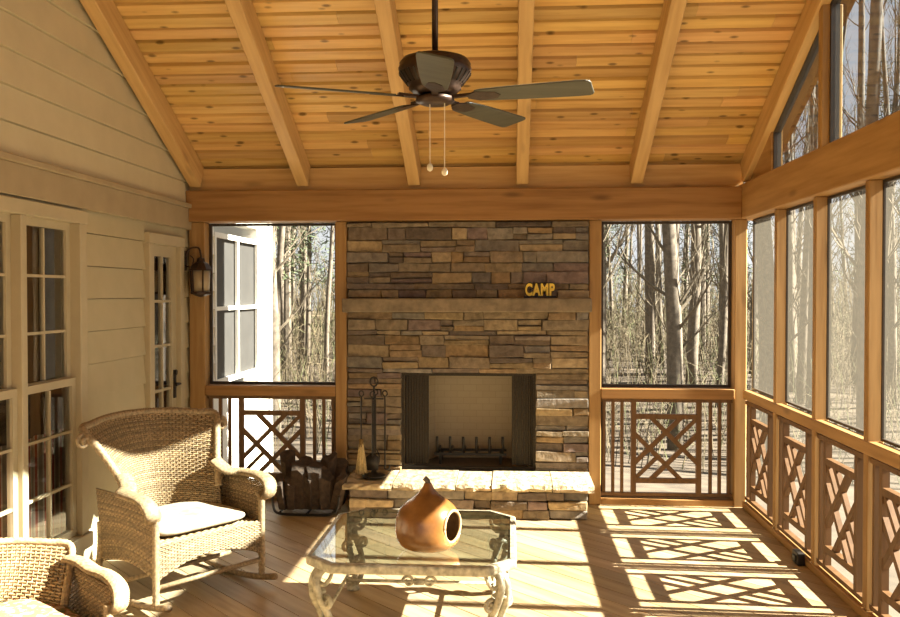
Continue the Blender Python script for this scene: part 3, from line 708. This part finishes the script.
def make_cushion(mat):
    m=MB(); n,k=40,14; vs=[]
    sp=lambda c,e: math.copysign(abs(c)**e,c)
    for j in range(k+1):
        ph=-PI/2+PI*j/k
        for i in range(n):
            t=2*PI*i/n; cp=sp(math.cos(ph),.45)
            vs.append((.035+.265*cp*sp(math.cos(t),.35),.295*cp*sp(math.sin(t),.35),.410+.033*sp(math.sin(ph),.8)))
    m.add(vs,[(j*n+i,j*n+(i+1)%n,(j+1)*n+(i+1)%n,(j+1)*n+i) for j in range(k) for i in range(n)])
    return m.build('seat_cushion',mat,smooth=True,local=True)
random.seed(8)
ch=make_chair('wicker_rocking_chair',.945,.13,True); tag(ch,'tall backed tan wicker rocking chair with cream seat cushion beside the glass table','chair','wicker chairs')
ch.location=(-1.885,4.85,0); ch.rotation_euler=(0,0,math.atan2(-.6,.8))
cu1=make_cushion(M['cushion']); cu1.location=ch.location; cu1.rotation_euler=ch.rotation_euler; tag(cu1,'cream seat cushion on the tall wicker rocking chair','cushion','chair cushions')
c2=make_chair('wicker_armchair',.64,.06,False); tag(c2,'low backed tan wicker armchair cut off at the bottom corner of the photo','chair','wicker chairs')
c2.location=(-1.99,3.22,0); c2.rotation_euler=(0,0,math.atan2(-.66,.75)); c2.scale=(.96,.96,.96)
cu2=make_cushion(M['floral']); cu2.location=c2.location; cu2.rotation_euler=c2.rotation_euler; cu2.scale=c2.scale; tag(cu2,'floral seat cushion on the low wicker armchair','cushion','chair cushions')
# ------------------------------------------------------------------ coffee table
TZ=.45; tx0,tx1=atZ(302,566,TZ).x,atZ(512,566,TZ).x; ty0,ty1=3.92,4.93
tc=V(((tx0+tx1)/2,(ty0+ty1)/2,0)); r=empty('coffee_table',tc); tag(r,'square glass topped coffee table with scrolled weathered iron legs','table')
k=.12; oc=[(tx0+k,ty0),(tx1-k,ty0),(tx1,ty0+k),(tx1,ty1-k),(tx1-k,ty1),(tx0+k,ty1),(tx0,ty1-k),(tx0,ty0+k)]
m=MB(); m.add([(tc.x+(x-tc.x)*.985,tc.y+(y-tc.y)*.985,TZ) for x,y in oc],[tuple(range(8))]); m.build('glass_top',M['tglass'],r)
m=MB(); rp=[V((x,y,TZ-.023)) for x,y in oc]
for i in range(8):
    d_=(rp[(i+1)%8]-rp[i]).normalized()*.010
    m.bar(rp[i]-d_,rp[(i+1)%8]+d_,.044,.044,(0,0,1))
m.build('top_rim',M['iron'],r,bevel=.009,seg=2)
def spiral(c,ax,R,turns,start=0,up=1):
    out=[]
    for i in range(int(turns*14)+1):
        t=i/14; a=start+2*PI*t; q=R*(1-.75*t/turns); out.append(c+ax*(q*math.cos(a))+V((0,0,1))*(up*q*math.sin(a)))
    return out
for (sx,sy) in((-1,-1),(1,-1),(1,1),(-1,1)):
    cx_=tc.x+sx*((tx1-tx0)/2-.075); cy_=tc.y+sy*((ty1-ty0)/2-.075); D=V((sx,sy,0)).normalized(); T=V((-D.y,D.x,0)); b=V((cx_,cy_,0))
    m=MB(); S=[(-.01,.41),(.03,.395),(.055,.35),(.045,.28),(.01,.21),(-.015,.14),(-.008,.08),(.025,.04),(.055,.025),(.065,.05),(.045,.062)]
    for s in(-1,1):
        pts=cr([b+D*q+T*(s*(.012+.022*math.sin(min(1,z/.41)*PI)**2))+V((0,0,z)) for q,z in S],6); nn_=len(pts)
        m.tube(pts,[.020-.007*i/nn_ for i in range(nn_)],8)
        m.tube(cr([b+D*.05+V((0,0,.36)),b+D*.03+T*(s*.04)+V((0,0,.34)),b+D*.01+T*(s*.06)+V((0,0,.37)),b+T*(s*.065)+V((0,0,.405))],6),[.013-.0003*i for i in range(19)],8)
        m.tube(spiral(b+T*(s*.055)+D*.02+V((0,0,.26)),T*s,.034,1.3,PI,-1),.011,6)
        m.tube(spiral(b+T*(s*.035)+D*.0+V((0,0,.13)),T*s,.028,1.2,PI,1),.010,6)
    for z in(.30,.16): m.lathe([(.012,-.014),(.034,-.005),(.034,.005),(.012,.014)],b+D*(.03 if z>.2 else -.01)+V((0,0,z)),10)
    m.lathe([(.001,.0),(.036,.002),(.036,.014),(.02,.03)],b+D*.035,12)
    m.build('leg',M['iron'],r,smooth=True)
zs_=.205
for s in(-1,1):
    x=tc.x+s*((tx1-tx0)/2-.09); m=MB(); m.tube([(x,ty0+.085,zs_),(x,ty1-.085,zs_)],.009,8); m.build('stretcher',M['iron'],r,smooth=True)
m=MB(); a=V((tx0+.09,tc.y,zs_)); b=V((tx1-.09,tc.y,zs_)); A=V((1,0,0)); c=(a+b)/2
m.tube([a,b],.009,8)
for q in(-1,1):
    m.tube(spiral(c+A*(q*.055),A*q,.032,1.2),.008,6)
m.tube([c-A*.025,c+A*.025],.018,8)
m.build('stretcher',M['iron'],r,smooth=True)
# gourd
gp=atZ(428,549,TZ); gp=V((gp.x,gp.y+.0,TZ+.0015)); r=empty('gourd_vase',gp); tag(r,'glossy amber brown hollow gourd vase with a round side hole on the glass table','gourd')
prof=[(.001,0),(.065,.002),(.118,.015),(.147,.045),(.157,.09),(.156,.125),(.149,.165),(.130,.20),(.101,.228),(.070,.25),(.048,.268),(.034,.285),(.025,.30),(.019,.312),(.016,.318)]
pc=cr([(a,0,b) for a,b in prof],4); prof=[(max(p.x,0.0005),p.z) for p in pc]; n=96
hd=(V((.90,-.44,.0))).normalized(); hc=V((0,0,.125)); HA=.50
m=MB(); vs=[V((q*math.cos(2*PI*i/n),q*math.sin(2*PI*i/n),z)) for q,z in prof for i in range(n)]; fs=[]
for j in range(len(prof)-1):
    for i in range(n):
        f=(j*n+i,j*n+(i+1)%n,(j+1)*n+(i+1)%n,(j+1)*n+i); c=sum((vs[q] for q in f),V((0,0,0)))/4-hc
        if c.normalized().dot(hd)<math.cos(HA): fs.append(f)
m.add([v+gp for v in vs],fs); g=m.build('shell',M['gourd'],r,smooth=True); g.data.materials.append(M['pithd']); so=g.modifiers.new('s','SOLIDIFY'); so.thickness=.007; so.material_offset=1
T1=hd.cross(V((0,0,1))).normalized(); T2=T1.cross(hd)
m=MB(); Rr=.154; m.tube([gp+hc+hd*(Rr*math.cos(HA))+(T1*math.cos(a*PI/20)+T2*math.sin(a*PI/20))*(Rr*math.sin(HA)) for a in range(41)],.007,8); m.build('hole_rim',M['pith'],r,smooth=True)
m=MB(); m.tube(cr([gp+V((0,0,.316)),gp+V((-.004,0,.330)),gp+V((-.018,0,.342))]),[.013]*13,8); m.build('stem',M['bark'],r,smooth=True)
# small black block at the foot of the side wall
bp=atX(803,556,XR-.0); m=MB(); m.box(XR-.05,XR-.002,bp.y-.05,bp.y+.05,0.001,.08); m.box(XR-.06,XR-.05,bp.y-.03,bp.y+.03,.02,.06)
tag(m.build('door_stop',M['black'],bevel=.006),'small black block on the floor against the side wall sill','door stop')
# ------------------------------------------------------------------ outdoors
hw=empty('house_wing',(XL-.5,8.2,-.6)); tag(hw,'white sided house wing with a grey window outside the left screen','house')
WY1=9.35; hy0,hy1=atX(213,300,XL).y,atX(257,300,XL).y; hz0,hz1=.86,2.22
m=MB(); z=-.7
while z<3.2:
    z1=z+.16
    segs=[(7.14,WY1)]
    if z1>hz0 and z<hz1: segs=[(7.14,hy0),(hy1,WY1)]
    for a,b_ in segs: m.prism([(XL-.15,a,z),(XL+.015,a,z),(XL,a,z1),(XL-.15,a,z1)],(0,b_-a,0))
    z=z1
m.box(XL-4,XL-.0,WY1-.1,WY1,-.7,3.2); m.box(XL-.04,XL+.03,WY1-.08,WY1+.03,-.7,3.2); m.build('wall',M['white'],hw)
m=MB(); m.box(XL-4,XL+.45,7.85,WY1+.4,3.2,3.32); m.build('eave',M['white'],hw)
m=MB(); P=PLf(XL+.005); frame(m,P,hy0,hy1,hz0,hz1,.045,.03,(1,0,0),); m.bar(P((hy0+hy1)/2,hz0+.045),P((hy0+hy1)/2,hz1-.045),.04,.03,(1,0,0)); m.bar(P(hy0+.045,(hz0+hz1)/2),P(hy1-.045,(hz0+hz1)/2),.035,.028,(1,0,0)); wf=m.build('window_frame',M['white'],hw)
m=MB(); m.box(XL-.12,XL-.02,hy0,hy1,hz0,hz1,(.22,.22,.22)); m.build('pane',M['greyp'],wf)
# ground
def gz(x,y):
    d=max(0,math.hypot(x,y-3)-6); return -.75-1.2*min(1,d/14)+max(0,d-20)*.026+.25*math.sin(x*.31+y*.17)*min(1,d/10)
m=MB(); nx,ny=70,60; vs=[]
for j in range(ny+1):
    for i in range(nx+1):
        x=-70+140*i/nx; y=-25+115*j/ny; vs.append((x,y,gz(x,y)))
m.add(vs,[(j*(nx+1)+i,j*(nx+1)+i+1,(j+1)*(nx+1)+i+1,(j+1)*(nx+1)+i) for j in range(ny) for i in range(nx)])
struct(m.build('ground',M['ground'],smooth=True),'leaf covered woodland ground','ground')
def tree(seed):
    rd=random.Random(seed); r=empty('bare_tree'); H=rd.uniform(15,20); r0=rd.uniform(.09,.18)
    pts=[V((0,0,-.4))]; d=V((rd.uniform(-.04,.04),rd.uniform(-.04,.04),1)); n=12
    for i in range(n): d+=V((rd.uniform(-.035,.035),rd.uniform(-.035,.035),0)); d.z=1; pts.append(pts[-1]+d*(H/n))
    m=MB(); rr=[r0*(1.12-.85*i/n) for i in range(n+1)]; m.tube(pts,rr,7); m.build('trunk',M['bark'],r,smooth=True,local=True)
    m=MB()
    def br(p,d,L,rad,lev):
        q=[p]; d=d.normalized(); k=4 if lev<2 else 3
        for i in range(k):
            d=(d+V((rd.uniform(-.16,.16),rd.uniform(-.16,.16),rd.uniform(0,.25)))).normalized(); q.append(q[-1]+d*(L/k))
        m.tube(q,[rad*(1-.75*i/k) for i in range(k+1)],4 if lev==0 else 3,cap=False)
        if lev<2:
            for _ in range(4 if lev==0 else 3):
                t=rd.uniform(.25,1); i=min(int(t*k),k-1); b=q[i].lerp(q[i+1],t*k-i)
                dd=(d+V((rd.uniform(-.8,.8),rd.uniform(-.8,.8),rd.uniform(-.1,.7)))).normalized(); br(b,dd,L*rd.uniform(.35,.6),rad*.5,lev+1)
    for q_ in range(21):
        t=rd.uniform(.30,1) if q_>4 else rd.uniform(.12,.3); i=min(int(t*n),n-1); b=pts[i].lerp(pts[i+1],t*n-i); a=rd.uniform(0,2*PI); e=rd.uniform(.5,1.6)
        br(b,V((math.cos(a),math.sin(a),e)),rd.uniform(1.0,1.7)+1.2*(1-t)*(1 if q_>4 else .3),max(.009,rr[i]*.24),0)
    m.build('branches',M['twig'],r,local=True)
    return r
def pine(seed):
    rd=random.Random(seed); r=empty('pine_tree'); H=14
    m=MB(); m.tube([(0,0,-.4),(0,0,H)],[.18,.03],7); m.build('trunk',M['bark'],r,local=True)
    m=MB()
    for _ in range(2200):
        z=rd.uniform(4,H); R=(1-(z-4)/(H-4))*2.0+.3; a=rd.uniform(0,2*PI); q=R*rd.random()**.5; c=V((q*math.cos(a),q*math.sin(a),z-.15*q))
        d=V((rd.uniform(-1,1),rd.uniform(-1,1),rd.uniform(-.5,.8))).normalized(); s_=d.cross(V((rd.uniform(-1,1),rd.uniform(-1,1),rd.uniform(-1,1)))).normalized()*.024; t=rd.uniform(.6,1.3)
        m.add([c-s_,c+s_,c+d*.42],[(0,1,2)],(t,t,t))
    m.build('foliage',M['needle'],r,local=True); return r
random.seed(21)
protos=[tree(100+i) for i in range(8)]; cnt=0; placed=[]
tries=0
while cnt<190 and tries<14000:
    tries+=1
    Y=random.uniform(17,42) if 20<cnt<100 else (random.uniform(13.5,24) if cnt<=20 else random.uniform(40,75)); q=random.uniform(-.62,.85) if cnt<100 else random.uniform(-.5,.62); X=q*Y
    if X<-2 and Y<15 and q<-.45: continue
    if any((X-a)**2+(Y-b)**2<(1.6+.025*Y)**2 for a,b in placed): continue
    placed.append((X,Y)); p=protos[cnt%8]; o=p if cnt<8 else dup(p)
    o.location=(X,Y,gz(X,Y)); o.rotation_euler=(0,0,random.uniform(0,6.28)); s=random.uniform(.85,1.2); o.scale=(s,s,s)
    tag(o,'tall bare grey winter tree in the woods outside the porch screens','tree','bare trees in the woods'); cnt+=1
pp_=pine(7)
for i,(X,Y) in enumerate(((-8.5,33),(9.5,44),(17,42),(13,52),(6,56),(-9.5,40),(22,48),(4.2,47))):
    o=pp_ if i==0 else dup(pp_); o.location=(X,Y,gz(X,Y)); o.rotation_euler=(0,0,i*1.7); tag(o,'green pine tree far back in the woods','tree','pines in the woods')
m=MB(); rd=random.Random(3)
for _ in range(8200):
    Y=rd.uniform(15,70); q=rd.uniform(-.55,.75); X=q*Y; z=gz(X,Y)-.05; h=rd.uniform(.5,1.9)+max(0,Y-24)*.08
    if Y<28 and rd.random()<.35: continue
    p=V((X,Y,z)); d=V((rd.uniform(-.3,.3),rd.uniform(-.3,.3),1)).normalized(); q2=p+d*h*.5; d2=(d+V((rd.uniform(-.3,.3),rd.uniform(-.3,.3),0))).normalized(); t=rd.uniform(.55,1.1); k=1+max(0,Y-20)*.04
    cl=(t,t*.97,t*.82) if rd.random()<.8 else (t*.7,t*.9,t*.55)
    m.tube([p,q2,q2+d2*h*.5],[.011*k,.008*k,.004*k],3,cl,cap=False)
    for __ in range(3):
        b=p.lerp(q2+d2*h*.5,rd.uniform(.3,.9)); e=V((rd.uniform(-1,1),rd.uniform(-1,1),rd.uniform(0,1.2))).normalized(); m.tube([b,b+e*h*.3],[.006*k,.003*k],3,cl,cap=False)
tag(m.build('underbrush',M['twig']),'tangled leafless underbrush between the trees outside','underbrush',kind='stuff')
# ------------------------------------------------------------------ light
sd=V((-1.30,.05,-.90)).normalized()
sl=bpy.data.lights.new('sun','SUN'); so_=bpy.data.objects.new('sun',sl); C.objects.link(so_); sl.energy=72; sl.color=(1,.945,.82); sl.angle=.009
so_.rotation_euler=sd.to_track_quat('-Z','Y').to_euler(); so_.location=(12,4,9)
w=bpy.data.worlds.new('world'); sc.world=w; w.use_nodes=True; bg=w.node_tree.nodes['Background']; bg.inputs[0].default_value=(.92,.95,.97,1); bg.inputs[1].default_value=1.35
sc.view_settings.view_transform='Standard'; sc.view_settings.look='None'; sc.view_settings.exposure=-.35
